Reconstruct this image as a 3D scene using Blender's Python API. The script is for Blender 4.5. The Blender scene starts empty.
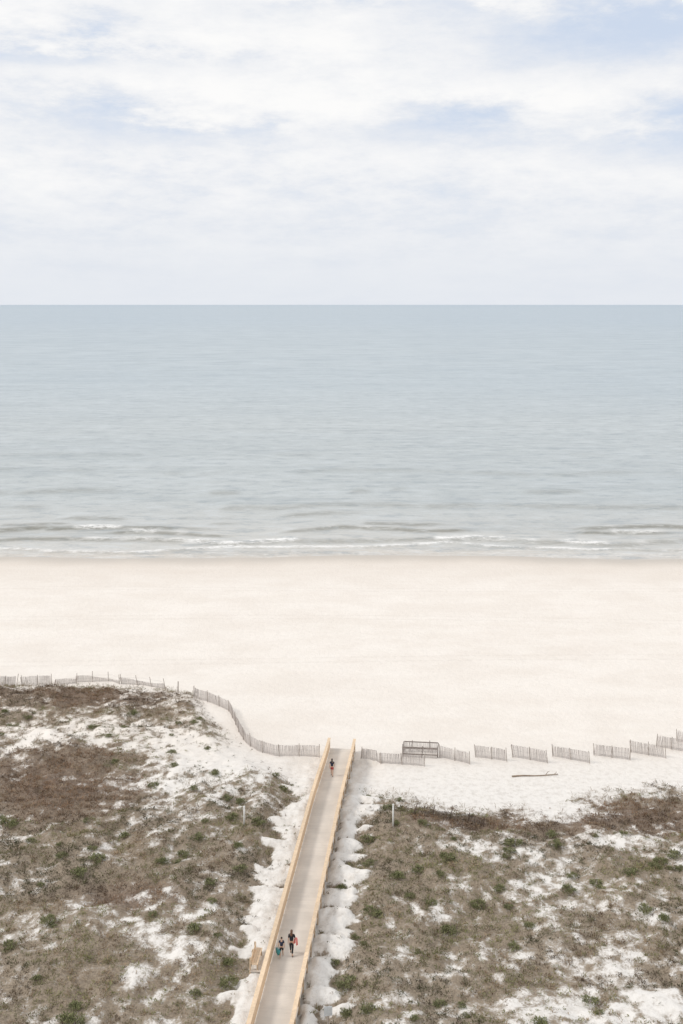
import bpy, bmesh, math, random
import numpy as np
from mathutils import Vector, Matrix
random.seed(7); RNG = np.random.default_rng(11)
C = bpy.context.scene.collection
sc = bpy.context.scene
F = 1050.0; CAMZ = 49.0; HX = 341.5; HY = 304.0
R = math.radians

# ------------------------------------------------------------------ noise / terrain
def _h(ix, iy, s):
    v = np.sin(ix*127.1 + iy*311.7 + s*74.7)*43758.5453
    return v - np.floor(v)
def vn(x, y, s=0):
    x = np.asarray(x, float); y = np.asarray(y, float)
    ix = np.floor(x); iy = np.floor(y); fx = x-ix; fy = y-iy
    fx = fx*fx*(3-2*fx); fy = fy*fy*(3-2*fy)
    a = _h(ix, iy, s); b = _h(ix+1, iy, s); c = _h(ix, iy+1, s); d = _h(ix+1, iy+1, s)
    return (a*(1-fx)+b*fx)*(1-fy)+(c*(1-fx)+d*fx)*fy
def fbm(x, y, s=0, o=4):
    t = 0; a = .5; n = 0
    for k in range(o):
        t = t + a*vn(x*2**k, y*2**k, s+k*3.1); n += a; a *= .5
    return t/n
def sst(a, b, x):
    t = np.clip((x-a)/(b-a), 0, 1); return t*t*(3-2*t)

BP1 = np.array([0.05, 110.7]); BP0 = np.array([-4.31, 67.1])
BD = (BP0-BP1)/np.linalg.norm(BP0-BP1)          # from the beach end towards the camera
BN = np.array([-BD[1], BD[0]])                  # to the right seen from above (towards +x)
if BN[0] < 0: BN = -BN
BLEN = 58.0
def deck_z(t): return 2.12 + 0.88*float(sst(0, 16, t))
def deck_z_np(t): return 2.12 + 0.88*sst(0, 16, t)
def bw(X, Y):
    dx = X-BP1[0]; dy = Y-BP1[1]
    return dx*BD[0]+dy*BD[1], dx*BN[0]+dy*BN[1]
EX = [-400, -60, -30, -18, -15, -11, -7, -2.4, 3, 6, 10, 14, 20, 30, 40, 400]
EY = [131, 131, 130, 128, 121, 113.5, 108, 104, 102, 101, 99, 98.5, 100, 104, 106, 106]
def dune_edge(X): return np.interp(X, EX, EY)
def shore(X): return 203.0 + 1.3*np.sin(X*0.05+.6) + 2.6*(fbm(X*0.035, X*0+2., 5, 3)-.5)*2
# wind blown sand banks along both sides of the walk: t, c, radius along, radius across, height
DOMES = []
_r = random.Random(23)
for sd in (-1, 1):
    t = 8.0
    while t < 56:
        rt = _r.uniform(.6, 1.5)
        far = t < 36
        rc = _r.uniform(.9, 2.1) if far else _r.uniform(.6, 1.5)
        DOMES.append((t, sd*(1.35+rc*.72), rt, rc, _r.uniform(.3, .68)))
        if _r.random() < (.7 if far else .35):
            rc2 = _r.uniform(.5, 1.3); DOMES.append((t+_r.uniform(-.9, .9), sd*(2.4+rc2*.5+_r.uniform(0, .9)), _r.uniform(.4, 1.0), rc2, _r.uniform(.25, .5)))
        t += rt*_r.uniform(.8, 1.7)
def domes(X, Y):
    t, c = bw(X, Y); h = np.zeros_like(t); b = np.zeros_like(t)
    t = t+1.2*(fbm(X*.7, Y*.7, 151, 4)-.5); c = c+1.5*(fbm(X*.6, Y*.6, 153, 4)-.5)
    m = np.abs(c) < 7
    tm = t[m]; cm = c[m]; hm = h[m]; bm_ = b[m]
    for (t0, c0, rt, rc, hh) in DOMES:
        e = np.clip(1-((tm-t0)/rt)**2-((cm-c0)/rc)**2, 0, 1)
        hm = np.maximum(hm, hh*e**.9); bm_ = np.maximum(bm_, e)
    h[m] = hm; b[m] = bm_
    return h, b
def height(X, Y):
    X = np.asarray(X, float); Y = np.asarray(Y, float)
    s = shore(X)-Y
    z = np.where(s < 0, s*0.06, 1.5*(1-np.exp(-np.maximum(s, 0)/16.0)) + np.clip(s, 0, 120)*0.004)
    z = z + 0.06*(fbm(X*.5, Y*.5, 9, 3)-.5)*sst(3, 12, s) + .05*(fbm(X*.05, Y*.25, 19, 3)-.5)*sst(3, 15, s)
    d = sst(-.5, 8, dune_edge(X)-Y)
    crest = sst(-13, -17, X)*sst(0, 3, dune_edge(X)-Y)*(1-sst(4, 12, dune_edge(X)-Y))
    z = z + d*(0.55+1.9*(fbm(X*.08, Y*.08, 21, 3)-.25)+1.0*(fbm(X*.32, Y*.32, 33, 3)-.5)+.45*(fbm(X*1.0, Y*1.0, 41, 2)-.5))
    z = z + crest*(.35+.9*(fbm(X*.22, Y*.1, 43, 3)-.4))
    t, c = bw(X, Y); ac = np.abs(c)
    on = sst(-4, 3, t)*(1-sst(3.2, 6.2, ac))
    lump = deck_z_np(t)-.72+.45*(fbm(X*.9, Y*.9, 57, 3)-.5)
    z = z*(1-on*.85)+on*.85*np.where(t < 2, z, lump)
    hd = domes(X, Y)[0]
    z = z+hd*(1+.5*(fbm(X*2.2, Y*2.2, 59, 2)-.5))
    und = (1-sst(1.45, 1.9, ac))*sst(-1.5, 0, t)
    z = np.where(und > 0, z*(1-und)+und*np.minimum(z, deck_z_np(t)-.28), z)
    return z
def hz(x, y): return float(height(np.array([x]), np.array([y]))[0])
def at(px, py, dz=0):
    z = 2.2
    for k in range(8):
        D = F*(CAMZ-z-dz)/(py-HY); X = (px-HX)*D/F; z = hz(X, D)
    return X, D, z
BL = [ # cx, cy, rx, ry, weight  (how thickly the scrub grows over the dune)
 (90,696,115,12,.32),(60,792,85,32,.6),(170,812,70,16,-.05),(245,840,45,38,.4),(120,900,120,60,.12),(60,960,90,60,.16),
 (80,735,85,13,-.36),(175,762,66,30,-.55),(265,765,60,28,-.72),(230,712,30,22,-.42),(35,845,22,10,-.25),(150,985,40,10,-.15),(15,1000,40,14,-.12),
 (225,1000,18,30,-.15),(180,880,50,20,.12),
 (400,870,55,45,.4),(600,812,110,14,.45),(500,830,70,10,.3),(640,880,60,18,.15),(520,900,60,40,.12),(420,970,80,50,.38),
 (610,960,60,18,-.32),(660,1012,75,20,-.45),(550,1010,40,10,-.28),(600,850,45,7,-.3),(475,788,130,12,-.3),(660,925,40,10,-.25),(530,860,40,7,-.15)]
BROWN = [(610,818,130,24),(55,790,95,38),(90,697,110,12),(470,828,60,9),(130,905,60,14)]
def pix(X, Y): return HX+F*X/Y, HY+F*46.4/Y
def brown(X, Y):
    px, py = pix(X, Y); b = 0*X
    for cx, cy, rx, ry in BROWN: b = np.maximum(b, np.exp(-(((px-cx)/rx)**2+((py-cy)/ry)**2)))
    return np.clip(b*(.45+1.1*fbm(X*.25, Y*.25, 141, 3)), 0, 1)
def dens(X, Y):
    px, py = pix(X, Y)
    d = .61+0*X
    for cx, cy, rx, ry, w in BL:
        d = d + w*np.exp(-(((px-cx)/rx)**2+((py-cy)/ry)**2))
    m = sst(-1.5, 9.0, dune_edge(X)-Y + 3.5*sst(-12, -17, X) + 13*(fbm(X*.2, Y*.2, 61, 4)-.5) + 3*(fbm(X*1.1, Y*1.1, 63, 2)-.5))
    m = m*sst(-.8, .6, dune_edge(X)-Y)
    t, c = bw(X, Y); ac = np.abs(c)
    d = d + .8*(fbm(X*.16, Y*.18, 85, 3)-.5) + .9*(fbm(X*.5, Y*.55, 81, 4)-.5) + 1.25*(fbm(X*1.4, Y*1.5, 83, 3)-.5)
    near = sst(-2, 1, t)*(1-sst(5.2, 6.6, ac))
    d = d*(1-near)+near*(d*.5+.45)  # denser scrub and dark litter in bank gaps stand in for their shadow
    b = domes(X, Y)[1]+.8*(fbm(X*1.6, Y*1.6, 157, 3)-.5)
    m = m*(1-.97*sst(.0, .45, b)*(1-sst(4.6, 6.2, ac))*sst(-3, 0, t))*np.where(t > -3, sst(1.3, 1.7, ac), 1)
    bare = sst(9.5, 6.5, t)*sst(-6, -3, t)*(1-sst(3.5, 6.5, ac)); m = m*(1-bare)
    return np.clip(d*m, 0, 1.1)

# ------------------------------------------------------------------ node helper
class G:
    def __init__(s, tree): s.t = tree; s.t.nodes.clear()
    def n(s, ty, ins=None, **pr):
        nd = s.t.nodes.new(ty)
        for k, v in pr.items(): setattr(nd, k, v)
        for k, v in (ins or {}).items(): s.put(nd.inputs[k], v)
        return nd
    def put(s, sock, v):
        if isinstance(v, bpy.types.NodeSocket): s.t.links.new(v, sock)
        elif isinstance(v, (tuple, list)) and len(v) == 3 and sock.type == 'RGBA': sock.default_value = (*v, 1)
        else: sock.default_value = v
    def m(s, op, a, b=0.0, c=0.0, clamp=False):
        return s.n('ShaderNodeMath', {0: a, 1: b, 2: c}, operation=op, use_clamp=clamp).outputs[0]
    def mix(s, f, a, b, bt='MIX'):
        return s.n('ShaderNodeMix', {0: f, 6: a, 7: b}, data_type='RGBA', blend_type=bt).outputs[2]
    def noise(s, v, sc_, det=4, ro=.55):
        return s.n('ShaderNodeTexNoise', {'Vector': v, 'Scale': sc_, 'Detail': det, 'Roughness': ro}).outputs[0]
    def sm(s, x, a, b, lo=0.0, hi=1.0):
        return s.n('ShaderNodeMapRange', {0: x, 1: a, 2: b, 3: lo, 4: hi}, interpolation_type='SMOOTHSTEP').outputs[0]
    def xyz(s, x, y, z): return s.n('ShaderNodeCombineXYZ', {0: x, 1: y, 2: z}).outputs[0]
    def sep(s, v): return s.n('ShaderNodeSeparateXYZ', {0: v}).outputs
def material(name):
    m = bpy.data.materials.new(name); m.use_nodes = True
    return m, G(m.node_tree)
def finish(g, **ins):
    nor = ins.pop('bump', None)
    p = g.n('ShaderNodeBsdfPrincipled', {k.replace('_', ' '): v for k, v in ins.items()})
    if nor:
        b = g.n('ShaderNodeBump', {'Height': nor[0], 'Strength': nor[1], 'Distance': nor[2]})
        g.put(p.inputs['Normal'], b.outputs[0])
    o = g.n('ShaderNodeOutputMaterial', {0: p.outputs[0]})
def simple(name, col, rough=.8, var=.25, scale=12, island=0.0):
    m, g = material(name)
    pos = g.n('ShaderNodeNewGeometry')
    f = g.noise(pos.outputs['Position'], scale, 3)
    c = g.mix(g.sm(f, .3, .7), tuple(x*(1-var) for x in col), tuple(min(1, x*(1+var)) for x in col))
    if island:
        k = g.m('MULTIPLY_ADD', pos.outputs['Random Per Island'], 2*island, 1-island)
        c = g.mix(1.0, c, g.n('ShaderNodeCombineColor', {0: k, 1: k, 2: k}).outputs[0], 'MULTIPLY')
    finish(g, Base_Color=c, Roughness=rough)
    return m
def attr_mat(name, rough=.85, trans=0.0):
    m, g = material(name)
    a = g.n('ShaderNodeAttribute', attribute_name='Col')
    finish(g, Base_Color=a.outputs[0], Roughness=rough)
    return m

M = {}
M['rail'] = simple('rail_timber', (.72, .55, .38), .75, .09, 5, .09)
M['deck'] = simple('deck_timber', (.65, .595, .53), .8, .09, .5, .03)
M['pile'] = simple('pile_timber', (.60, .46, .32), .85, .15, 5)
M['lath'] = simple('weathered_lath', (.47, .425, .40), .9, .14, 6, .16)
M['lathdark'] = simple('dark_lath', (.13, .095, .075), .9, .25, 6, .3)
M['post'] = simple('weathered_post', (.42, .37, .33), .9, .2, 8)
M['railgrey'] = simple('weathered_rail', (.25, .21, .185), .9, .2, 8)
M['whitepost'] = simple('pale_post', (.74, .73, .70), .7, .08, 6)
M['wire'] = simple('wire', (.3, .27, .25), .5, .2, 20)
M['drift'] = simple('driftwood', (.30, .23, .17), .9, .3, 6)
M['skin'] = simple('skin', (.5, .31, .22), .6, .06, 20)
M['black'] = simple('black_cloth', (.016, .016, .02), .85, .3, 30)
M['navy'] = simple('navy_cloth', (.018, .024, .05), .85, .3, 30)
M['hairb'] = simple('brown_hair', (.13, .065, .035), .6, .3, 60)
M['hairk'] = simple('dark_hair', (.03, .02, .015), .6, .3, 60)
M['pink'] = simple('coral_towel', (.72, .20, .19), .95, .15, 40)
M['teal'] = simple('teal_bag', (.06, .30, .32), .8, .15, 30)
M['white'] = simple('white_canvas', (.72, .72, .70), .8, .1, 20)
M['sign'] = simple('sign_board', (.66, .68, .69), .5, .08, 6)
M['eye'] = simple('eye', (.02, .015, .012), .3, .1, 30)
M['lip'] = simple('lip', (.36, .14, .12), .6, .1, 30)
M['red'] = simple('red_cloth', (.35, .04, .04), .85, .2, 30)
M['veg'] = attr_mat('scrub_leaves')

# ------------------------------------------------------------------ objects
def link(name, me, mat=None, parent=None, smooth=False):
    o = bpy.data.objects.new(name, me); C.objects.link(o)
    if mat is not None: me.materials.clear(); me.materials.append(mat)
    if parent is not None: o.parent = parent
    if smooth: me.shade_smooth()
    return o
def tag(o, label, cat=None, group=None, kind=None):
    o['label'] = label
    if cat: o['category'] = cat
    if group: o['group'] = group
    if kind: o['kind'] = kind
    return o
def empty(name, loc=(0, 0, 0), rz=0):
    o = bpy.data.objects.new(name, None); C.objects.link(o)
    o.location = loc; o.rotation_euler = (0, 0, rz); o.empty_display_size = .3
    return o
class MB:
    def __init__(s): s.v = []; s.f = []
    def hexa(s, p):                       # 8 corners: bottom loop 0-3, top loop 4-7
        b = len(s.v); s.v += [tuple(map(float, q)) for q in p]
        for q in ((3,2,1,0),(4,5,6,7),(0,1,5,4),(1,2,6,5),(2,3,7,6),(3,0,4,7)): s.f.append(tuple(b+i for i in q))
    def box(s, c, ax, ay, az, sx, sy, sz):
        c = Vector(c); ax = Vector(ax)*sx/2; ay = Vector(ay)*sy/2; az = Vector(az)*sz/2
        s.hexa([c-ax-ay-az, c+ax-ay-az, c+ax+ay-az, c-ax+ay-az, c-ax-ay+az, c+ax-ay+az, c+ax+ay+az, c-ax+ay+az])
    def tube(s, pts, rad, n=6):
        pts = [Vector(p) for p in pts]; b = len(s.v)
        if not isinstance(rad, (list, tuple)): rad = [rad]*len(pts)
        for i, p in enumerate(pts):
            d = (pts[min(i+1, len(pts)-1)]-pts[max(i-1, 0)]).normalized()
            u = d.cross(Vector((0, 0, 1)) if abs(d.z) < .9 else Vector((1, 0, 0))).normalized(); w = d.cross(u)
            for k in range(n):
                a = 2*math.pi*k/n; s.v.append(tuple(p+(u*math.cos(a)+w*math.sin(a))*rad[i]))
        for i in range(len(pts)-1):
            for k in range(n):
                s.f.append((b+i*n+k, b+i*n+(k+1) % n, b+(i+1)*n+(k+1) % n, b+(i+1)*n+k))
        s.f.append(tuple(b+k for k in range(n))[::-1]); s.f.append(tuple(b+(len(pts)-1)*n+k for k in range(n)))
    def mesh(s, name):
        me = bpy.data.meshes.new(name); me.from_pydata(s.v, [], s.f); me.update(); return me
    def build(s, name, mat, parent=None, smooth=False): return link(name, s.mesh(name), mat, parent, smooth)
def np_mesh(name, v, f, col=None):
    me = bpy.data.meshes.new(name); k = f.shape[1]
    me.vertices.add(len(v)); me.vertices.foreach_set('co', v.astype(np.float32).ravel())
    me.loops.add(f.size); me.loops.foreach_set('vertex_index', f.astype(np.int32).ravel())
    me.polygons.add(len(f)); me.polygons.foreach_set('loop_start', np.arange(0, f.size, k, dtype=np.int32))
    me.update(calc_edges=True)
    if col is not None:
        a = me.attributes.new('Col', 'FLOAT_COLOR', 'POINT')
        cc = np.ones((len(v), 4), np.float32); cc[:, :3] = col; a.data.foreach_set('color', cc.ravel())
    return me
def grid_mesh(name, X, Y, Z):
    r, c = X.shape
    v = np.stack([X, Y, Z], -1).reshape(-1, 3)
    i = np.arange(r*c).reshape(r, c)
    f = np.stack([i[:-1, :-1], i[:-1, 1:], i[1:, 1:], i[1:, :-1]], -1).reshape(-1, 4)
    return np_mesh(name, v, f)
def fattr(me, name, arr):
    a = me.attributes.new(name, 'FLOAT', 'POINT'); a.data.foreach_set('value', arr.astype(np.float32).ravel())

# ------------------------------------------------------------------ ground
xs = np.concatenate([-np.geomspace(420, 50, 26), np.arange(-48, -10, .26), np.arange(-10, 7, .17), np.arange(7.1, 48.01, .26), np.geomspace(50, 420, 26)])
ys = np.concatenate([np.linspace(-60, 54, 20), np.arange(56, 132, .22), np.arange(132.5, 196, 1.0), np.arange(196, 212, .5), np.linspace(214, 300, 12)])
X, Y = np.meshgrid(xs, ys)
Z = height(X, Y)
gm = grid_mesh('ground', X, Y, Z)
fattr(gm, 'dens', dens(X, Y)); fattr(gm, 'shore', shore(X)-Y); fattr(gm, 'brown', brown(X, Y))
mat, g = material('sand_and_litter')
pos = g.n('ShaderNodeNewGeometry').outputs['Position']
dn = g.n('ShaderNodeAttribute', attribute_name='dens').outputs['Fac']
sh = g.n('ShaderNodeAttribute', attribute_name='shore').outputs['Fac']
br = g.n('ShaderNodeAttribute', attribute_name='brown').outputs['Fac']
px, py, pz = g.sep(pos)
n1 = g.noise(pos, 1.6, 5, .7); n2 = g.noise(pos, 6.5, 3, .65)
st = g.noise(g.xyz(g.m('MULTIPLY', px, .09), g.m('MULTIPLY', py, .15), 0.0), 1.0, 5, .7)
sand = g.mix(g.sm(st, .3, .7), (.78, .715, .645), (.845, .79, .725))
sand = g.mix(g.m('MULTIPLY', g.sm(n1, .45, .75), .30), sand, (.72, .66, .595))
sand = g.mix(g.m('MULTIPLY', g.sm(n2, .52, .72), .16), sand, (.63, .575, .515))
# faint wheel tracks along the beach
trk = None
for y0, a, ph in ((139.0, 1.6, .4), (157.0, 2.2, 2.0), (176.0, 1.3, 4.0)):
    q = g.m('SUBTRACT', g.m('SUBTRACT', py, y0), g.m('MULTIPLY', g.m('SINE', g.m('MULTIPLY_ADD', px, .028, ph)), a))
    q = g.m('ABSOLUTE', g.m('SUBTRACT', g.m('ABSOLUTE', q), .9))
    q = g.sm(q, .42, .12); trk = q if trk is None else g.m('MAXIMUM', trk, q)
sand = g.mix(g.m('MULTIPLY', trk, g.m('MULTIPLY', g.sm(n1, .35, .6), .22)), sand, (.62, .565, .505))
up = g.sm(py, 98.0, 116.0)
sand = g.mix(up, g.mix(g.sm(n1, .42, .75), (.80, .765, .72), (.62, .58, .53)), sand)
nx = g.noise(g.xyz(px, 0.0, 0.0), .06, 3)
wetw = g.m('ADD', sh, g.m('MULTIPLY', g.m('SUBTRACT', nx, .5), 9.0))
wet = g.sm(wetw, 11.0, .0)
damp = g.m('MULTIPLY', g.sm(wetw, 32.0, 6.0), .5)
sand = g.mix(damp, sand, (.68, .60, .52)); sand = g.mix(g.m('MULTIPLY', wet, .9), sand, (.51, .455, .39))
lit = g.sm(g.m('ADD', dn, g.m('ADD', g.m('MULTIPLY', g.m('SUBTRACT', n1, .5), 1.5), g.m('MULTIPLY', g.m('SUBTRACT', n2, .5), 1.0))), .12, .78)
lit = g.m('MULTIPLY', lit, g.sm(dn, .01, .16))
litc = g.mix(g.sm(n2, .3, .7), (.16, .118, .076), (.305, .24, .17))
litc = g.mix(br, litc, g.mix(g.sm(n2, .35, .7), (.11, .070, .043), (.215, .145, .095)))
col = g.mix(g.m('MULTIPLY', lit, .94), sand, litc)
fp = g.noise(pos, 1.3, 3, .65)
hgt = g.m('ADD', g.m('MULTIPLY', fp, .9), g.m('MULTIPLY', n2, .35))
finish(g, Base_Color=col, Roughness=g.m('SUBTRACT', .95, g.m('MULTIPLY', wet, .5)), bump=(hgt, g.m('SUBTRACT', .62, g.m('MULTIPLY', wet, .55)), .25))
o = link('ground', gm, mat, None, True)
tag(o, 'pale sand of the beach and the scrub covered dunes', 'beach', kind='structure')

# ------------------------------------------------------------------ sea
ry = np.concatenate([np.arange(195, 250, .35), 250*np.exp(np.linspace(.002, math.log(60000/250), 620))])
u = np.linspace(-1, 1, 460); u = np.sign(u)*np.abs(u)**1.5
Yg = np.repeat(ry[:, None], len(u), 1); Xg = u[None, :]*(160+.75*Yg)
s = Yg-shore(Xg)
wx = 8*(fbm(Xg*.012, Yg*.02, 91, 3)-.5)
FACE = 0*s; CREST = 0*s
def ridge(c, w, a, seed, lo=.45, slant=0.0, foam=0.0, lo2=.5, env=None, face=1.0):
    global FACE, CREST
    n_ = fbm(Xg*.05+3.7*seed, Xg*0+seed, 93+seed, 3)
    am = sst(lo, lo+.16, n_)
    if env is not None: am = am*env
    q = s-c-wx*.9-9*(fbm(Xg*.045, Xg*0+seed, 95+seed, 3)-.5)-slant*Xg
    FACE = np.maximum(FACE, face*am*np.exp(-((q+w*.9)/(w*.9))**2))
    if foam:
        fm = sst(lo2, lo2+.14, fbm(Xg*.08+9.1*seed, Xg*0+seed, 193+seed, 3))
        CREST = np.maximum(CREST, foam*am*fm*np.exp(-((q-.2*w)/(w*1.1))**2))
    return a*am*np.where(q < 0, np.exp(-(q/w)**2), np.exp(-(q/(w*2.6))**2))
el_ = sst(-22, -40, Xg); er_ = sst(46, 56, Xg)
Zs = ridge(7.5, 1.0, .18, 11, .15, .0, .8, .38, face=.3)                       # thin broken foam line
Zs = Zs+ridge(13, 1.9, .38, 1, .24, .012, 1.0, .40, env=sst(-45, -25, Xg), face=.6)   # main broken band
Zs = Zs+ridge(26, 1.6, .6, 2, .26, .02, 1.0, .48, env=el_, face=.95)+ridge(13, 1.3, .4, 8, .36, -.03, .6, .50, env=el_, face=.8)
Zs = Zs+ridge(27, 1.5, .5, 3, .22, -.02, .7, .58, env=er_, face=.95)+ridge(22, 1.4, .4, 10, .53, .03, .7, .5, face=.9)+ridge(30, 1.8, .3, 12, .55, -.02, .0, .5, face=.8)
Zs = Zs+ridge(40, 2.2, .35, 9, .5, .03, face=.7)+ridge(52, 2.6, .35, 4, .47, -.02, face=.7)+ridge(75, 3, .35, 5, .47, .03)+ridge(105, 3, .3, 6, .45, -.03)+ridge(140, 3.5, .3, 7, .45, .02)
fade = sst(20, 60, s)*np.exp(-s/900)
Zs = Zs+fade*(.55*(fbm(Xg*.02, Yg*.055, 97, 4)-.5))+.06*(fbm(Xg*.3, Yg*.5, 99, 2)-.5)*np.exp(-s/80)
wm = grid_mesh('water', Xg, Yg, Zs)
fattr(wm, 'shore', s); fattr(wm, 'crest', np.clip(CREST, 0, 1)); fattr(wm, 'face', np.clip(FACE, 0, 1)*np.exp(-np.maximum(s-30, 0)/60))
mat, g = material('sea_water')
pos = g.n('ShaderNodeNewGeometry').outputs['Position']; px, py, pz = g.sep(pos)
sh = g.n('ShaderNodeAttribute', attribute_name='shore').outputs['Fac']
cr = g.n('ShaderNodeAttribute', attribute_name='crest').outputs['Fac']
fa = g.n('ShaderNodeAttribute', attribute_name='face').outputs['Fac']
def an(ax, ay, det, ro=.55): return g.noise(g.xyz(g.m('MULTIPLY', px, ax), g.m('MULTIPLY', py, ay), 0.0), 1.0, det, ro)
w1 = an(.014, .06, 5, .72); w2 = an(.0014, .005, 4, .6); w3 = an(.30, .8, 3, .6); w5 = an(.12, .24, 4, .74); w6 = an(.026, .034, 4, .72)
c = g.mix(g.sm(sh, .0, 10.0), (.585, .535, .47), (.55, .54, .505))
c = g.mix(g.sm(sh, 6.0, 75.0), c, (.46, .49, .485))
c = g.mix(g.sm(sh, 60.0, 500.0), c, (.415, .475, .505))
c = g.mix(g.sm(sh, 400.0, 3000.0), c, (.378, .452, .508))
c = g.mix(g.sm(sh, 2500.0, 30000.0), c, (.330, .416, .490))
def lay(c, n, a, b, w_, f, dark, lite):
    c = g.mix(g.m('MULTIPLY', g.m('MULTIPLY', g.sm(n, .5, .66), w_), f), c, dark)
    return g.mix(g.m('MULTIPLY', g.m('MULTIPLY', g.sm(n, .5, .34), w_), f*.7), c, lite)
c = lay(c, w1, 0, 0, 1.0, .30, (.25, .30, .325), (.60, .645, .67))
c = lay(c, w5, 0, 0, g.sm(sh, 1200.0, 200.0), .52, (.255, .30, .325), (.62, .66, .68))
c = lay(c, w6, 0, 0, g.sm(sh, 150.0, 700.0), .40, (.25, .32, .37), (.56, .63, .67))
c = g.mix(g.m('MULTIPLY', g.sm(w2, .42, .66), .2), c, (.30, .37, .415))
c = g.mix(g.m('MULTIPLY', g.m('MULTIPLY', fa, g.sm(w3, .25, .55)), .78), c, (.175, .165, .13))
fn = an(.14, .40, 5, .74); ff = an(.9, 1.3, 3, .7)
fd = g.m('ADD', fn, g.m('MULTIPLY', g.m('SUBTRACT', ff, .5), .6))
sw = g.m('ADD', sh, g.m('MULTIPLY', g.m('SUBTRACT', an(.03, 0.0, 3, .5), .5), 9.0))
edge = g.m('MULTIPLY', g.sm(sw, 4.2, 2.6), g.sm(sw, 1.0, 2.4))
edge = g.m('MULTIPLY', edge, g.sm(fd, .45, .66))
wash = g.m('MULTIPLY', g.m('MULTIPLY', g.sm(sh, 18.0, 5.0), g.sm(fd, .47, .72)), .45)
band = g.m('MULTIPLY', cr, g.sm(fd, .40, .60))
foam = g.m('MINIMUM', g.m('MAXIMUM', g.m('MAXIMUM', g.m('MULTIPLY', edge, .45), wash), g.m('MULTIPLY', band, 1.15)), 1.0)
c = g.mix(foam, c, (.86, .85, .83))
hh = g.m('ADD', g.m('MULTIPLY', w3, .25), g.m('ADD', g.m('MULTIPLY', w1, 2.0), g.m('MULTIPLY', w5, 1.0)))
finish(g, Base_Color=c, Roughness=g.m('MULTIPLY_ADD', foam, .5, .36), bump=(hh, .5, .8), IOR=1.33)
o = link('water', wm, mat, None, True)
tag(o, 'calm grey blue sea reaching to the horizon', 'sea', kind='structure')

# ------------------------------------------------------------------ boardwalk
def bpt(t, c, z=0): q = BP1+BD*t+BN*c; return Vector((q[0], q[1], deck_z(t)+z))
BDv = Vector((BD[0], BD[1], 0)); BNv = Vector((BN[0], BN[1], 0)); UP = Vector((0, 0, 1))
W = 1.36
root = empty('boardwalk', bpt(0, 0)); inv = root.location.copy()
tag(root, 'long timber boardwalk with tan railings crossing the dunes to the beach', 'boardwalk')
def part(mb, name, mat, parent, smooth=False):
    mb.v = [tuple(Vector(p)-inv) for p in mb.v]; return mb.build(name, mat, parent, smooth)
mb = MB(); t = 0.0
while t < BLEN:
    a, b = t+.0008, t+.1452; w = W-.02+random.uniform(-.008, .008)
    za = random.uniform(-.001, .001)
    mb.hexa([bpt(a, -w, -.04+za), bpt(a, w, -.04+za), bpt(b, w, -.04+za), bpt(b, -w, -.04+za), bpt(a, -w, za), bpt(a, w, za), bpt(b, w, za), bpt(b, -w, za)])
    t += .146
part(mb, 'deck', M['deck'], root)
ts = list(np.linspace(0, BLEN, 30))
def sweep(mb, c0, c1, z0, z1, tl):
    for a, b in zip(tl[:-1], tl[1:]):
        b -= .004
        mb.hexa([bpt(a, c0, z0), bpt(a, c1, z0), bpt(b, c1, z0), bpt(b, c0, z0), bpt(a, c0, z1), bpt(a, c1, z1), bpt(b, c1, z1), bpt(b, c0, z1)])
for c in (-1.1, 0, 1.1):
    mb = MB(); sweep(mb, c-.03, c+.03, -.27, -.045, ts); part(mb, 'stringer', M['pile'], root)
for sd in (-1, 1):
    rl = MB(); sweep(rl, sd*(W-.02)-.145, sd*(W-.02)+.145, 1.06, 1.10, ts)
    rail = part(rl, 'railing', M['rail'], root)
    for z in (.07, .31, .55, .79):
        mb = MB(); sweep(mb, sd*(W-.09)-.019, sd*(W-.09)+.019, z, z+.225, ts); part(mb, 'rail_board', M['rail'], rail)
    for t in ts:
        t = min(max(t, .08), BLEN-.1)
        p = bpt(t, sd*(W-.005)); gz = hz(p.x, p.y)-.5
        mb = MB(); zt = p.z+1.055
        mb.box((p.x, p.y, (gz+zt)/2), BNv, BDv, UP, .11, .11, zt-gz); part(mb, 'post', M['pile'], rail)
# timber side landing with a bench seat and board back, left of the walk
p = at(258, 962); tl = bw(np.array([p[0]]), np.array([p[1]])); t0 = float(tl[0][0])
mb = MB()
for k in range(7): mb.box(bpt(t0, -W-.20-.148*k, -.02), BNv, BDv, UP, .142, 2.0, .04)
lan = part(mb, 'side_landing', M['deck'], root)
mb = MB()
for k in range(3): mb.box(bpt(t0, -W-.70-.148*k, .44), BNv, BDv, UP, .136, 1.9, .04)
part(mb, 'seat', M['rail'], lan)
mb = MB()
for z in (.56, .76): mb.box(bpt(t0, -W-1.10, z), BNv, BDv, UP, .035, 1.9, .165)
part(mb, 'backrest', M['rail'], lan)
for q in (-.9, 0, .9):
    p = bpt(t0+q, -W-1.165, 0); mb = MB(); gz = hz(p.x, p.y)-.3; mb.box((p.x, p.y, (gz+p.z+.88)/2), BNv, BDv, UP, .09, .09, p.z+.88-gz)
    part(mb, 'post', M['pile'], lan)
for q in (-.8, .8):
    mb = MB(); mb.box(bpt(t0+q, -W-.68, .21), BNv, BDv, UP, .08, .08, .42); part(mb, 'leg', M['pile'], lan)

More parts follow.
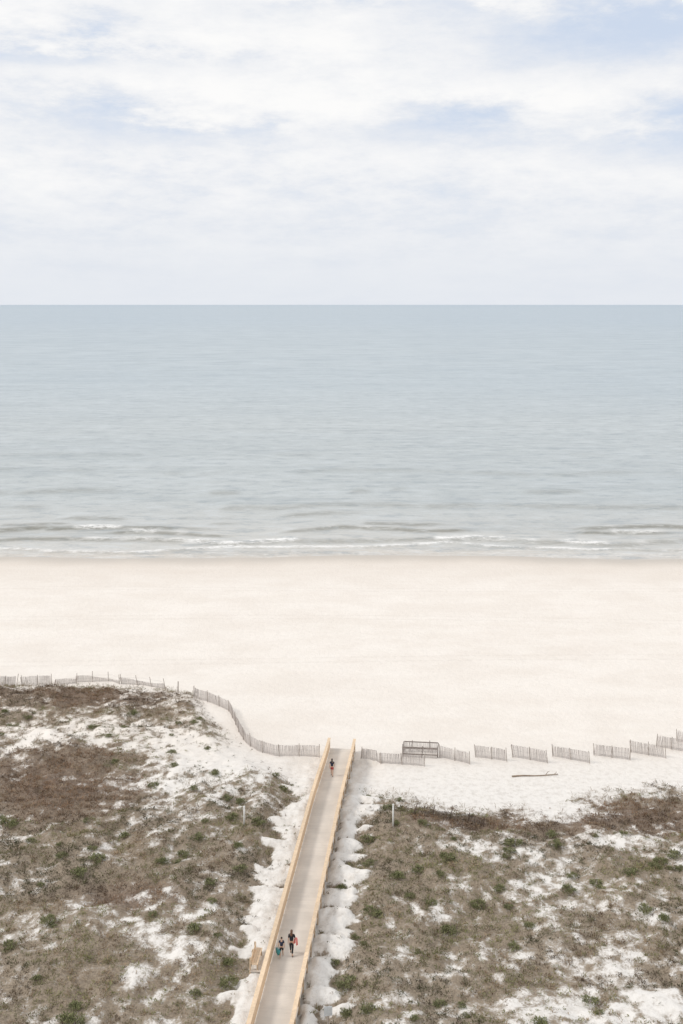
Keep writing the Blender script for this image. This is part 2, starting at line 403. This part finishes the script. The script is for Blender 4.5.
# ------------------------------------------------------------------ sand fences
def fence(pl, label, lean=(0, 0), h=1.2, mat='lath', sag=.0, group=None, wpts=None, bury=.05, gap=.066, postex=.1, name='sand_fence', pmat='post', rails=()):
    pts = [Vector((a, b, 0)) for a, b in (wpts or [at(*q)[:2] for q in pl])]
    seg = [(pts[i+1]-pts[i]).length for i in range(len(pts)-1)]; L = sum(seg)
    def P(d):
        d = max(0, min(L-1e-6, d))
        for i, l in enumerate(seg):
            if d <= l or i == len(seg)-1:
                return pts[i].lerp(pts[i+1], min(1, d/l)), (pts[i+1]-pts[i]).normalized()
            d -= l
    p0, _ = P(0); org = Vector((p0.x, p0.y, hz(p0.x, p0.y)))
    root = empty(name, org); tag(root, label, 'fence', group)
    mb = MB(); n = int(L/gap); xsn = [P(k*gap)[0] for k in range(n)]
    hs = height(np.array([q.x for q in xsn]), np.array([q.y for q in xsn]))
    ph = random.uniform(0, 6)
    for k in range(n):
        q, d = P(k*gap); nn = Vector((d.y, -d.x, 0))
        lx = lean[0]+.10*math.sin(k*.11+ph)+random.gauss(0, .02); ly = lean[1]+.06*math.sin(k*.07+ph)+random.gauss(0, .015)
        upv = (UP+d*lx+nn*ly).normalized()
        hh = h*random.uniform(.96, 1.03)-sag*(.5+.5*math.sin(k*.05+ph))
        base = Vector((q.x, q.y, hs[k]-bury))-org
        sx = (d-upv*d.dot(upv)).normalized()
        mb.box(base+upv*hh/2, sx, sx.cross(upv), upv, .036, .009, hh)
    mb.build('slat_screen', M[mat], root)
    wr = MB()
    for z in (.2, .6, 1.0):
        l2 = []
        for k in range(0, n, 6):
            q, d = P(k*gap); nn = Vector((d.y, -d.x, 0))
            l2.append(Vector((q.x, q.y, hs[k]-bury))-org+(UP+nn*lean[1]+d*lean[0])*z*h+nn*.012)
        if len(l2) > 1: wr.tube(l2, .006, 4)
    wr.build('wire', M['wire'], root)
    for z in rails:
        mb = MB()
        for i in range(len(pts)-1):
            a, b = pts[i], pts[i+1]; d = (b-a).normalized(); nn = Vector((d.y, -d.x, 0))
            za = hz(a.x, a.y)+z; zb = hz(b.x, b.y)+z
            pa = Vector((a.x, a.y, za))-org+nn*.03; pb = Vector((b.x, b.y, zb))-org+nn*.03; ax = (pb-pa).normalized()
            mb.box((pa+pb)/2, ax, nn, ax.cross(nn), (pb-pa).length-.03, .045, .10)
        mb.build('rail', M[pmat], root)
    np_ = max(2, round(L/2.0)+1)
    for k in range(np_):
        q, d = P(L*k/(np_-1)); nn = Vector((d.y, -d.x, 0)); z = hz(q.x, q.y)
        b = Vector((q.x, q.y, z-.3))-org+nn*.05
        l1 = random.gauss(0, .05)
        mb = MB(); mb.tube([b, b+(UP+nn*lean[1]+d*(lean[0]*.6+l1))*(h+.3+postex+random.uniform(-.08, .12))], [.045, .036], 7)
        mb.build('post', M[pmat], root)
    return root
fence([(-70,692),(-20,688),(16,685)], 'slatted sand fence at the far left edge, short run above the left dune', (.1, .1))
fence([(22,686),(52,684)], 'short slatted sand fence panel, second from the left edge, behind the left dune', (-.1, .05))
fence([(54,685),(76,683)], 'low sagging slatted sand fence between the left panel and the loose posts', (.25, .25), .8, sag=.3)
fence([(76,682),(112,681),(120,684)], 'sagging slatted sand fence with tilted posts on the crest of the left dune', (.12, .15), .95, sag=.5, postex=.35, bury=.12)
fence([(122,684),(143,685),(166,689)], 'leaning slatted sand fence just left of the lone post, top of left dune', (-.25, .1), 1.0, sag=.4, postex=.25, bury=.12)
fence([(194,696),(206,701),(219,706),(229,711),(235,722),(240,734),(247,744),(258,751),(275,756),(297,758),(319,757)],
      'long curving slatted sand fence dropping along the dune edge to the boardwalk', (.0, .05), 1.22, postex=.14)
fence([(361,761),(392,764),(424,766)], 'slatted sand fence run joining the right side of the boardwalk end', (.05, .1), 1.15)
fence([(403,757),(437,758.5),(438,753),(404,751.5),(403,756)], 'box like slatted fence with rails standing behind the run right of the boardwalk', (0, 0), 1.1, gap=.09, pmat='railgrey', rails=(.35, 1.05), name='fence_enclosure')
rows = [((440,757),(470,764),'first of the angled panels right of the boxed fence'),
        ((476,757),(507,761),'second of the angled panels right of the boxed fence'),
        ((513,757),(548,763),'third angled panel, straight above the driftwood pole'),
        ((553,756),(590,763),'fourth angled panel, just right of the driftwood pole'),
        ((594,755),(630,760),'third angled panel from the right edge of the frame'),
        ((631,752),(666,758),'second angled panel from the right edge, beside the overlapping pair'),
        ((656,746),(686,752),'back panel of the overlapping pair at the right edge')]
for a, b, lb in rows:
    fence([a, b], 'leaning slatted sand fence, '+lb, (random.uniform(-.12, .12), random.uniform(.0, .15)), random.uniform(1.2, 1.32))
fence([(677,741),(712,747)], 'slatted sand fence panel cut off by the right frame edge, farthest of the row', (.05, .1), 1.25)
fence([(412,815),(430,816),(448,818),(466,820),(484,826)], 'old dark half buried slat fence in scrub of the right dune', (.35, .2), .95, mat='lathdark', gap=.08, bury=.1, sag=.25, pmat='lathdark')

# ------------------------------------------------------------------ posts, sign, driftwood
def lone_post(px_, py_, h, r, mat, label, cap=None):
    x, y, z = at(px_, py_); root = empty('marker_post', (x, y, z)); tag(root, label, 'post')
    mb = MB(); mb.tube([(0, 0, -.3), (0.01, 0, h*.5), (0.02, 0, h)], [r, r, r*.95], 8); mb.build('shaft', M[mat], root, True)
    mb = MB(); mb.tube([(0.02, 0, h), (0.02, 0, h+.05)], [r*1.25, r*.8], 8); mb.build('cap', M[mat], root)
    return root
lone_post(244, 826, 1.7, .075, 'whitepost', 'thin pale marker post standing in scrub left of the boardwalk')
lone_post(393, 827, 1.95, .075, 'whitepost', 'pale upright marker post in scrub right of the boardwalk')
lone_post(178, 693, 1.35, .07, 'post', 'lone weathered post at the gap in the left dune fence')
x, y, z = at(328, 1026)
root = empty('small_sign', (x, y, z), .15); tag(root, 'small pale blank sign on a post beside the near boardwalk', 'sign')
mb = MB(); mb.tube([(0, 0, -.3), (0, 0, 1.05)], .04, 8); mb.build('post', M['post'], root)
bm = bmesh.new(); bmesh.ops.create_cube(bm, size=1); bmesh.ops.scale(bm, vec=(.55, .03, .62), verts=bm.verts); bmesh.ops.translate(bm, vec=(0, -.06, 1.0), verts=bm.verts)
bmesh.ops.bevel(bm, geom=bm.edges[:], offset=.01, segments=2, affect='EDGES'); me = bpy.data.meshes.new('board'); bm.to_mesh(me); bm.free(); link('board', me, M['sign'], root)

x0, y0, z0 = at(512, 777); x1, y1, z1 = at(558, 775)
root = empty('driftwood_pole', (x0, y0, z0)); tag(root, 'long weathered driftwood pole lying on the sand below the fence panels', 'driftwood')
mb = MB(); pts = []; rr = []
for k in range(12):
    f = k/11; X_ = x0+(x1-x0)*f; Y_ = y0+(y1-y0)*f+.04*math.sin(f*7); pts.append(Vector((X_-x0, Y_-y0, hz(X_, Y_)-z0+.07+.02*math.sin(f*9)))); rr.append(.075*(1-.5*f)+random.uniform(-.008, .01))
mb.tube(pts, rr, 8); mb.build('trunk', M['drift'], root, True)
mb = MB(); mb.tube([pts[8], pts[8]+Vector((.25, .2, .22)), pts[8]+Vector((.5, .3, .28))], [.04, .028, .012], 6); mb.build('branch', M['drift'], root, True)
mb = MB(); mb.tube([pts[10], pts[10]+Vector((.2, -.1, .2)), pts[10]+Vector((.25, -.15, .4))], [.03, .025, .01], 6); mb.build('branch', M['drift'], root, True)

# ------------------------------------------------------------------ vegetation
def clumps(P, n, rad, hgt, cols, wid):
    k = len(P)
    A = RNG.uniform(0, 2*np.pi, (k, n)); rr = np.sqrt(RNG.uniform(0, 1, (k, n)))*rad[:, None]
    bx = P[:, 0:1]+np.cos(A)*rr*.9; by = P[:, 1:2]+np.sin(A)*rr*.9
    hfac = (1-.6*(rr/rad[:, None])**2)
    z0 = P[:, 2:3]+hgt[:, None]*hfac*RNG.uniform(-.1, .65, (k, n))
    th = RNG.uniform(0, 2*np.pi, (k, n)); ln = hgt[:, None]*RNG.uniform(.35, .8, (k, n)); el = RNG.uniform(.15, 1.4, (k, n))
    dx = np.cos(th)*np.cos(el)*ln+np.cos(A)*ln*.3; dy = np.sin(th)*np.cos(el)*ln+np.sin(A)*ln*.3; dz = np.sin(el)*ln
    w = wid[:, None]*RNG.uniform(.6, 1.4, (k, n)); wa = RNG.uniform(0, 2*np.pi, (k, n))
    ox = np.cos(wa)*w; oy = np.sin(wa)*w
    a = np.stack([bx, by, z0], -1); m1 = np.stack([bx+dx*.5+ox, by+dy*.5+oy, z0+dz*.55], -1)
    m2 = np.stack([bx+dx*.5-ox, by+dy*.5-oy, z0+dz*.5], -1); e = np.stack([bx+dx, by+dy, z0+dz], -1)
    v = np.stack([a, m1, e, m2], 2).reshape(-1, 3)
    f = np.arange(k*n*4).reshape(-1, 4)
    sh_ = RNG.uniform(.8, 1.2, (k, n, 1, 1))
    c = np.clip(cols[:, None, None, :]*sh_, 0, 1)*np.ones((1, 1, 4, 1))
    return v, f, c.reshape(-1, 3)
N = 120000
Xr = RNG.uniform(-46, 46, N); Yr = RNG.uniform(58, 131, N)
dd = dens(Xr, Yr)
pat = fbm(Xr*1.5, Yr*1.5, 111, 3)
ok = RNG.uniform(0, 1, N) < np.clip((dd-.16)*1.2+(pat-.5)*1.5, 0.0, 1)*np.where(dd > .04, 1, 0)*.62
tb, cb = bw(Xr, Yr)
sp = (RNG.uniform(0, 1, N) < .030)*(dune_edge(Xr)-Yr > .5)*(np.abs(cb) > 2.0)
ok |= sp.astype(bool)
Xr = Xr[ok]; Yr = Yr[ok]; dd = dd[ok]; k = len(Xr); nearw = (np.abs(cb[ok]) < 6) | ((cb[ok] > 0) & (cb[ok] < 14) & (tb[ok] > 14))
P = np.stack([Xr, Yr, height(Xr, Yr)-.02], -1)
tone = fbm(Xr*.28, Yr*.28, 121, 3); tone2 = RNG.uniform(0, 1, k)
pal = np.array([(.175, .122, .072), (.225, .163, .103), (.115, .078, .047), (.275, .21, .142), (.13, .13, .05), (.17, .158, .073), (.15, .09, .052), (.205, .13, .078)])
ch = np.where(tone2 < .30, 0, np.where(tone2 < .56, 1, np.where(tone2 < .70, 2, np.where(tone2 < .78, 3, 5))))
brn = brown(Xr, Yr) > .38
grn = ((fbm(Xr*.15+7, Yr*.15, 131, 3) > .47) | nearw | (fbm(Xr*.6, Yr*.6, 133, 2) > .62)) & (RNG.uniform(0, 1, k) < .64) & ~brn
ch = np.where(grn, np.where(RNG.uniform(0, 1, k) < .5, 4, 5), ch)
ch = np.where(brn & (ch != 3), np.where(tone2 < .25, 2, np.where(tone2 < .6, 6, 7)), ch)
cols = pal[ch]*(.5+1.0*sst(.25, .75, tone)[:, None])
rad = RNG.uniform(.10, .34, k)*(.6+.6*np.clip(dd, 0, 1)); hg = RNG.uniform(.10, .34, k)*(.6+.6*np.clip(dd, 0, 1))
v, f, c = clumps(P, 12, rad, hg, cols, np.full(k, .027))
me = np_mesh('scrub', v, f, c); o = link('scrub', me, M['veg'])
tag(o, 'dry brown and olive scrub covering the sand dunes', 'scrub', kind='stuff')
N = 12000
Xr = RNG.uniform(-46, 46, N); Yr = RNG.uniform(88, 131, N); dd = dens(Xr, Yr)
ok = (dd > .12) & (RNG.uniform(0, 1, N) < .45*sst(-14, -2, Yr-dune_edge(Xr))+.2)
Xr = Xr[ok]; Yr = Yr[ok]; k = len(Xr)
P = np.stack([Xr, Yr, height(Xr, Yr)-.02], -1)
v, f, c = clumps(P, 9, RNG.uniform(.08, .2, k), RNG.uniform(.35, .75, k), np.array([(.27, .195, .12), (.19, .135, .08), (.24, .19, .11)])[RNG.integers(0, 3, k)], np.full(k, .014))
o = link('dune_grass', np_mesh('dune_grass', v, f, c), M['veg'])
tag(o, 'tall dry straw coloured grass along the dune crests', 'grass', kind='stuff')
def shrub_mesh(seed):
    r = np.random.default_rng(seed); K = 24
    a = r.uniform(0, 2*np.pi, K); q = np.sqrt(r.uniform(0, 1, K))*.5
    sx = r.uniform(.8, 1.3); P_ = np.stack([np.cos(a)*q*sx, np.sin(a)*q, .35*np.sqrt(np.clip(1-(q/.55)**2, 0, 1))*r.uniform(.3, 1, K)], -1)
    cc = np.array([(.16, .17, .07), (.20, .205, .09), (.13, .138, .058), (.23, .225, .115)])[r.integers(0, 4, K)]
    v, f, c = clumps(P_, 20, np.full(K, .17), np.full(K, .26), cc, np.full(K, .028))
    st = MB()
    for i in range(7):
        an_ = r.uniform(0, 6.28); st.tube([(0, 0, -.05), (math.cos(an_)*.2, math.sin(an_)*.2, .2), (math.cos(an_)*.42, math.sin(an_)*.42, .32)], [.022, .014, .006], 4)
    return np_mesh('foliage', v, f, c), st.mesh('stem')
var = [shrub_mesh(200+i) for i in range(5)]
def shrub(x, y, sc_, label, group=None):
    fm, sm_ = random.choice(var)
    root = empty('green_shrub', (x, y, hz(x, y)-.02), random.uniform(0, 6.28)); root.scale = (sc_, sc_*random.uniform(.85, 1.1), sc_*random.uniform(.8, 1.1))
    tag(root, label, 'shrub', group)
    link('foliage', fm, None, root); link('stem', sm_, None, root)
for fm, sm_ in var: fm.materials.append(M['veg']); sm_.materials.append(M['drift'])
named = [(97,861,1.5,'rounded green shrub on the left dune, upper of the close pair'),(77,875,1.5,'rounded green shrub on the left dune, lower of the close pair'),
 (92,850,1.0,'small green shrub just above the close pair on the left dune'),(12,826,1.1,'green shrub near the left frame edge below the dark scrub band'),(10,948,1.3,'green shrub at the left frame edge low on the left dune'),
 (163,862,1.1,'green shrub in mid left dune, right of the close pair'),(368,842,1.5,'green shrub beside the sand bank right of the boardwalk, level with the pale post'),
 (448,860,1.4,'round green shrub on the right dune below the half buried fence'),(655,868,1.2,'green shrub near the right frame edge below the brown band'),
 (596,884,1.2,'green shrub among the middle scrub of the right dune'),(372,915,1.5,'green shrub right of the boardwalk and its middle sand bank'),(590,1003,1.2,'green shrub alone in the bare sand at lower right'),
 (346,985,1.6,'broad green shrub hugging the near right side of the boardwalk'),(228,985,1.4,'broad green shrub on the sand bank near left of the boardwalk'),(240,870,1.3,'green shrub left of the boardwalk below the pale marker post')]
for a, b, s_, lb in named:
    x, y, z = at(a, b); shrub(x, y, s_*.8, lb)
cnt = [0, 0]
for i in range(6000):
    if cnt[0] >= 85 and cnt[1] >= 95: break
    x = random.uniform(-40, 40); y = random.uniform(62, 122)
    xa = np.array([x]); ya = np.array([y]); cside = float(bw(xa, ya)[1][0])
    if abs(cside) < 2.3 or y > dune_edge(x)-2: continue
    d = float(dens(xa, ya)[0]); g_ = float(fbm(xa*.15+7, ya*.15, 131, 3)[0])
    if d < .12 or random.random() > sst(.40, .6, g_)*.9+.08+.3*(abs(cside) < 9): continue
    if float(brown(xa, ya)[0]) > .4: continue
    side = 0 if cside < 0 else 1
    if cnt[side] >= (85, 95)[side]: continue
    cnt[side] += 1
    shrub(x, y, random.uniform(.45, 1.1), ('small low green shrub scattered in the brown scrub left of the boardwalk', 'small low green shrub scattered in the brown scrub right of the boardwalk')[side],
          ('small shrubs scattered on the left dune', 'small shrubs scattered on the right dune')[side])

# ------------------------------------------------------------------ people
def skinned(chains, sub=1):
    pos = []; ed = []; rd = []; rt = []
    for nodes, edges, r0 in chains:
        b = len(pos); pos += [tuple(p) for p, _ in nodes]; rd += [r for _, r in nodes]; ed += [(b+i, b+j) for i, j in edges]; rt.append(b+r0)
    me = bpy.data.meshes.new('t'); me.from_pydata(pos, ed, []); o = bpy.data.objects.new('t', me); C.objects.link(o)
    m = o.modifiers.new('Skin', 'SKIN'); m.use_smooth_shade = True
    for i, sv in enumerate(me.skin_vertices[0].data):
        rr_ = rd[i] if isinstance(rd[i], tuple) else (rd[i], rd[i])
        sv.radius = rr_; sv.use_root = i in rt
    s2 = o.modifiers.new('Sub', 'SUBSURF'); s2.levels = sub; s2.render_levels = sub
    bpy.context.view_layer.update(); dg = bpy.context.evaluated_depsgraph_get()
    out = bpy.data.meshes.new_from_object(o.evaluated_get(dg)); bpy.data.objects.remove(o); return out
def person(label, t, c, turn, H, legs, arms, cl, group=None, longhair=True, lean=.03):
    s = H/1.72; V = Vector
    def S(p): return V(p)*s
    def D(a, out=0): return V((out, math.sin(a), -math.cos(a))).normalized()
    pel = V((0, 0, .93)); ch = V((0, lean*.7, 1.30)); nb = V((0, lean, 1.46)); hd = V((0, lean+.02, 1.54))
    J = {}
    for i, sd in enumerate((-1, 1)):
        th, kn = legs[i]; hip = V((sd*.09, 0, .88)); k_ = hip+D(th)*.42; an_ = k_+D(th-kn)*.40
        toe = an_+V((sd*.02, .15, -.05)); toe.z = max(toe.z, an_.z-.055)
        ua, fa, out = arms[i]; shd = V((sd*.175, lean*.9, 1.405)); el = shd+D(ua, sd*out)*.28; wr = el+D(ua+fa, sd*out*.6)*.245; pm = wr+D(ua+fa, sd*out*.3)*.075
        J[sd] = (hip, k_, an_, toe, shd, el, wr, pm)
    low = min(min(J[q][2].z, J[q][3].z) for q in (-1, 1))-.035
    off = V((0, 0, -low))
    p = bpt(t, c); root = empty('person', p, turn); tag(root, label, 'person', group)
    def sk(nodes, edges, r0=0): return ([(S(q+off), (r*s if not isinstance(r, tuple) else (r[0]*s, r[1]*s))) for q, r in nodes], edges, r0)
    nodes = [(pel, (.15, .11)), (V((0, lean*.3, 1.10)), (.125, .095)), (ch, (.15, .105)), (nb, .062), (hd, .06), (hd+V((0, .012, .06)), .088), (hd+V((0, .005, .13)), .098), (hd+V((0, 0, .19)), .06)]
    edges = [(i, i+1) for i in range(7)]
    for sd in (-1, 1):
        hip, k_, an_, toe, shd, el, wr, pm = J[sd]; b = len(nodes)
        nodes += [(hip, .088), (hip.lerp(k_, .5), .075), (k_, .056), (k_.lerp(an_, .35), .055), (an_, .036), (toe, .035)]
        edges += [(0, b)]+[(b+i, b+i+1) for i in range(5)]
        b = len(nodes)
        nodes += [(shd, .058), (el, .042), (wr, .028), (pm, (.036, .02))]
        edges += [(2, b)]+[(b+i, b+i+1) for i in range(3)]
    chains = [sk(nodes, edges)]
    for sd in (-1, 1):
        hip, k_, an_, toe, shd, el, wr, pm = J[sd]; d = (pm-wr).normalized(); side = V((0, 1, 0)); side = (side-d*side.dot(d)).normalized(); inn = V((-sd, 0, 0))
        for q, ln in zip((-.027, -.009, .009, .027), (.058, .072, .078, .066)):
            a = pm+side*q; b_ = a+d*ln*.55+inn*.008; e = b_+d*ln*.4+inn*.028
            chains.append(sk([(a-d*.01, .0095), (b_, .009), (e, .007)], [(0, 1), (1, 2)]))
        a = wr+d*.03+side*.028; chains.append(sk([(a, .012), (a+side*.03+d*.03, .011), (a+side*.035+d*.06+inn*.01, .008)], [(0, 1), (1, 2)]))
        chains.append(sk([(hd+V((sd*.088, 0, .085)), .014), (hd+V((sd*.094, -.012, .12)), .016)], [(0, 1)]))
    chains.append(sk([(hd+V((0, .088, .10)), .012), (hd+V((0, .115, .078)), .015)], [(0, 1)]))
    body = link('body', skinned(chains, 1), M['skin'], root, True)
    for sd in (-1, 1):
        e = MB(); q = S(hd+off+V((sd*.034, .088, .112))); e.tube([q-V((0, .008, 0)), q+V((0, .006, 0))], [.012*s, .006*s], 8); e.build('eye', M['eye'], root, True)
    e = MB(); q = S(hd+off+V((0, .088, .045))); e.tube([q-V((.025, 0, 0)), q+V((0, .008, 0)), q+V((.025, 0, 0))], [.003, .008, .003], 6); e.build('mouth', M['lip'], root, True)
    n2 = [(pel+V((0, 0, .02)), (.165, .125)), (nodes[1][0], (.142, .112)), (ch, (.165, .12)), (nb-V((0, 0, .05)), .075)]; e2 = [(0, 1), (1, 2), (2, 3)]
    for sd in (-1, 1):
        hip, k_, an_, toe, shd, el, wr, pm = J[sd]; b = len(n2); n2 += [(shd, .072), (shd.lerp(el, cl.get('sleeve', .7)), .062)]; e2 += [(2, b), (b, b+1)]
    link('shirt', skinned([sk(n2, e2)], 1), M[cl['top']], root, True)
    n2 = [(pel+V((0, 0, .06)), (.16, .12)), (pel-V((0, 0, .02)), (.168, .128))]; e2 = [(0, 1)]
    for sd in (-1, 1):
        hip, k_, an_, *_r2 = J[sd]; b = len(n2); n2 += [(hip-V((0, 0, .03)), .105)]
        e2 += [(1, b)]
        if cl['leg'] <= 1: n2 += [(hip.lerp(k_, cl['leg']), .088)]; e2 += [(b, b+1)]
        else: n2 += [(hip.lerp(k_, .5), .09), (k_, .072), (k_.lerp(an_, cl['leg']-1), .055)]; e2 += [(b, b+1), (b+1, b+2), (b+2, b+3)]
    link('trousers' if cl['leg'] > 1 else 'shorts', skinned([sk(n2, e2)], 1), M[cl['bottom']], root, True)
    hp = [(hd+V((0, .03, .185)), .05), (hd+V((0, -.01, .165)), .093), (hd+V((0, -.04, .11)), .092)]
    hp += [(nb+V((0, -.085, .03)), (.085, .05)), (nb+V((0, -.115, -.12)), (.075, .035))] if longhair else [(hd+V((0, -.045, .06)), .065)]
    link('hair', skinned([sk(hp, [(i, i+1) for i in range(len(hp)-1)])], 1), M[cl['hair']], root, True)
    for sd in (-1, 1):
        an_, toe = J[sd][2], J[sd][3]; d = (toe-an_)
        link('shoe', skinned([sk([(an_+V((0, -.03, -.035)), .04), (an_+d*.5+V((0, 0, -.02)), .042), (toe+d*.15, .036)], [(0, 1), (1, 2)])], 1), M[cl['shoe']], root, True)
    mw = Matrix.Translation(p) @ Matrix.Rotation(turn, 4, 'Z')
    return mw, {sd: (mw @ S(J[sd][7]+off)) for sd in (-1, 1)}, {sd: (mw @ S(J[sd][5]+off)) for sd in (-1, 1)}, s
heading = -math.atan2(-BD[0], -BD[1])       # facing the beach
def on_deck(px_, py_):
    z = 3.0
    for k in range(6):
        Dp = F*(CAMZ-z)/(py_-HY); Xp = (px_-HX)*Dp/F; t, c = bw(Xp, Dp); z = deck_z(float(t))
    return float(t), float(c)
tA, cA = on_deck(291.5, 955); tB, cB = on_deck(281.5, 957.5); tC, cC = on_deck(332, 776)
mwA, hA, eA, sA = person('person in black walking along the boardwalk with a coral towel', tA, cA, heading, 1.76, [(.38, .15), (-.25, .2)], [(-.25, .2, .12), (-.05, 1.2, .30)],
    dict(top='black', bottom='black', leg=1.7, hair='hairb', shoe='hairk', sleeve=.8))
mwB, hB, eB, sB = person('smaller person in navy on the boardwalk carrying a teal bag', tB, cB, heading, 1.42, [(-.25, .25), (.35, .12)], [(-.1, .2, .26), (-.2, .25, .2)],
    dict(top='navy', bottom='black', leg=.75, hair='hairk', shoe='white', sleeve=.6), longhair=False)
person('person in dark clothes walking alone near the beach end of the boardwalk', tC, cC, heading, 1.68, [(.3, .1), (-.28, .25)], [(-.3, .2, .15), (.3, .3, .15)],
    dict(top='navy', bottom='red', leg=.6, hair='hairk', shoe='black', sleeve=.6))
top = (hA[1]*.4+eA[1]*.6)+Vector((0, 0, .05))
f_d = (hA[1]-eA[1]).normalized(); f_s = f_d.cross(UP).normalized()
rws = []
for k in range(13):
    a = (k-6)/6
    if abs(a) < .18: off = f_s*(a*.3)+UP*(.0)
    else: off = f_s*(math.copysign(.055+.03*abs(a), a))-UP*((abs(a)-.18)*.62*(1 if a > 0 else .8))
    rws.append([top+off+f_d*((j-4)/4*.17*(1+.15*abs(a)))+f_s*.016*math.sin(j*1.7)*abs(a) for j in range(9)])
vv = [tuple(q-top) for r_ in rws for q in r_]; ff = [(i*9+j, i*9+j+1, (i+1)*9+j+1, (i+1)*9+j) for i in range(12) for j in range(8)]
me = bpy.data.meshes.new('towel'); me.from_pydata(vv, [], ff); o = link('towel', me, M['pink'], None, True); o.location = top
sm_ = o.modifiers.new('Solid', 'SOLIDIFY'); sm_.thickness = .012; tag(o, 'coral pink towel draped over the forearm of the person in black', 'towel')
h = hB[-1]; root = empty('beach_bag', h, heading+.5); tag(root, 'teal beach bag hanging from the hand of the smaller person', 'bag')
bm = bmesh.new(); bmesh.ops.create_cube(bm, size=1)
for v_ in bm.verts:
    topv = v_.co.z > 0
    v_.co = Vector((v_.co.x*(.24 if topv else .20), v_.co.y*(.48 if topv else .40), -.27+v_.co.z*.36))
bmesh.ops.bevel(bm, geom=bm.edges[:], offset=.03, segments=3, affect='EDGES')
me = bpy.data.meshes.new('sack'); bm.to_mesh(me); bm.free(); link('sack', me, M['teal'], root, True)
for xo in (-.07, .07):
    mb = MB(); mb.tube([(xo, -.13, -.11), (xo*.6, -.09, -.03), (0, 0, .0), (xo*.6, .09, -.03), (xo, .13, -.11)], .012, 6); mb.build('handle', M['white'], root, True)

# ------------------------------------------------------------------ world, sun, camera
SE = R(44); SA = R(-102)
w = bpy.data.worlds.new('World'); sc.world = w; w.use_nodes = True
g = G(w.node_tree)
sky = g.n('ShaderNodeTexSky', sky_type='NISHITA', sun_disc=False, sun_elevation=SE, sun_rotation=SA, air_density=1.0, dust_density=1.5, ozone_density=1.5)
dirv = g.n('ShaderNodeTexCoord').outputs['Generated']
dx, dy, dz = g.sep(dirv)
az = g.m('ARCTAN2', dx, dy); el = g.m('ARCSINE', dz)
elc = g.m('MAXIMUM', dz, 0.0); q = g.m('DIVIDE', 1.0, g.m('ADD', elc, .14))
pv = g.xyz(g.m('MULTIPLY', dx, q), g.m('MULTIPLY', dy, q), 0.0)
c1 = g.noise(g.n('ShaderNodeMapping', {'Vector': pv, 'Location': (3.1, 1.7, 0), 'Scale': (1.0, 1.1, 1)}).outputs[0], 1.7, 6, .62)
c2 = g.noise(g.n('ShaderNodeMapping', {'Vector': dirv, 'Location': (5.4, 8.2, 7), 'Scale': (8.5, 8.5, 24)}).outputs[0], 1.0, 7, .65)
c3 = g.noise(g.n('ShaderNodeMapping', {'Vector': dirv, 'Location': (1.4, 3.2, 5), 'Scale': (24, 24, 66)}).outputs[0], 1.0, 6, .68)
wa = g.m('ADD', az, g.m('MULTIPLY', g.m('SUBTRACT', c2, .5), .28)); we = g.m('ADD', el, g.m('MULTIPLY', g.m('SUBTRACT', c1, .5), .05))
we = g.m('ADD', we, g.m('MULTIPLY', g.m('SUBTRACT', c2, .5), .06))
tx = g.m('ADD', g.m('MULTIPLY', g.m('SUBTRACT', c1, .5), -1.1), g.m('MULTIPLY', g.m('SUBTRACT', c2, .5), -2.3))
tx = g.m('ADD', tx, g.m('MULTIPLY', g.m('SUBTRACT', c3, .5), -.95))
acc = g.m('ADD', tx, -.08)
for cx, cy, rx, ry_, s_ in [(50,64,120,11,.75),(165,134,130,13,.55),(430,128,75,20,.55),(610,44,140,32,1.0),(650,142,90,24,.65),(480,10,60,13,.5),(310,12,60,8,.3),
                            (200,98,150,22,-.45),(540,95,90,14,-.4),(80,25,110,18,-.35),(340,60,120,30,-.3)]:
    a = g.m('DIVIDE', g.m('SUBTRACT', wa, (cx-HX)/F), rx/F); b = g.m('DIVIDE', g.m('SUBTRACT', we, (HY-cy)/F), ry_/F)
    e = g.m('EXPONENT', g.m('MULTIPLY', g.m('ADD', g.m('MULTIPLY', a, a), g.m('MULTIPLY', b, b)), -1.0))
    acc = g.m('MULTIPLY_ADD', e, s_, acc)
blue = g.sm(acc, -.1, 1.05)
haze = g.sm(el, .14, .0)
veil = g.mix(.12, (6.65, 7.5, 8.95), sky.outputs[0])
cloud = g.mix(g.sm(acc, -.7, .35), (9.75, 9.7, 9.65), (8.3, 8.5, 8.9))
colr = g.mix(blue, cloud, veil)
colr = g.mix(g.m('MULTIPLY', haze, .88), colr, (7.75, 8.08, 8.62))
bg = g.n('ShaderNodeBackground', {0: colr, 1: .1})
g.n('ShaderNodeOutputWorld', {0: bg.outputs[0]})
L = bpy.data.lights.new('sun', 'SUN'); L.energy = 1.5; L.angle = R(11); L.color = (1, .96, .91)
lo = bpy.data.objects.new('sun', L); C.objects.link(lo)
Sv = Vector((math.sin(SA)*math.cos(SE), math.cos(SA)*math.cos(SE), math.sin(SE)))
lo.rotation_euler = (-Sv).to_track_quat('-Z', 'Y').to_euler(); lo.location = (0, 0, 80)
cam = bpy.data.cameras.new('camera'); co = bpy.data.objects.new('camera', cam); C.objects.link(co)
co.location = (0, 0, CAMZ); co.rotation_euler = (R(90), 0, 0)
cam.sensor_fit = 'VERTICAL'; cam.sensor_height = 36; cam.sensor_width = 24; cam.lens = F/1024*36; cam.shift_y = -(512-HY)/1024
cam.clip_start = .5; cam.clip_end = 200000
sc.camera = co
sc.view_settings.view_transform = 'Standard'; sc.view_settings.look = 'None'; sc.view_settings.exposure = 0
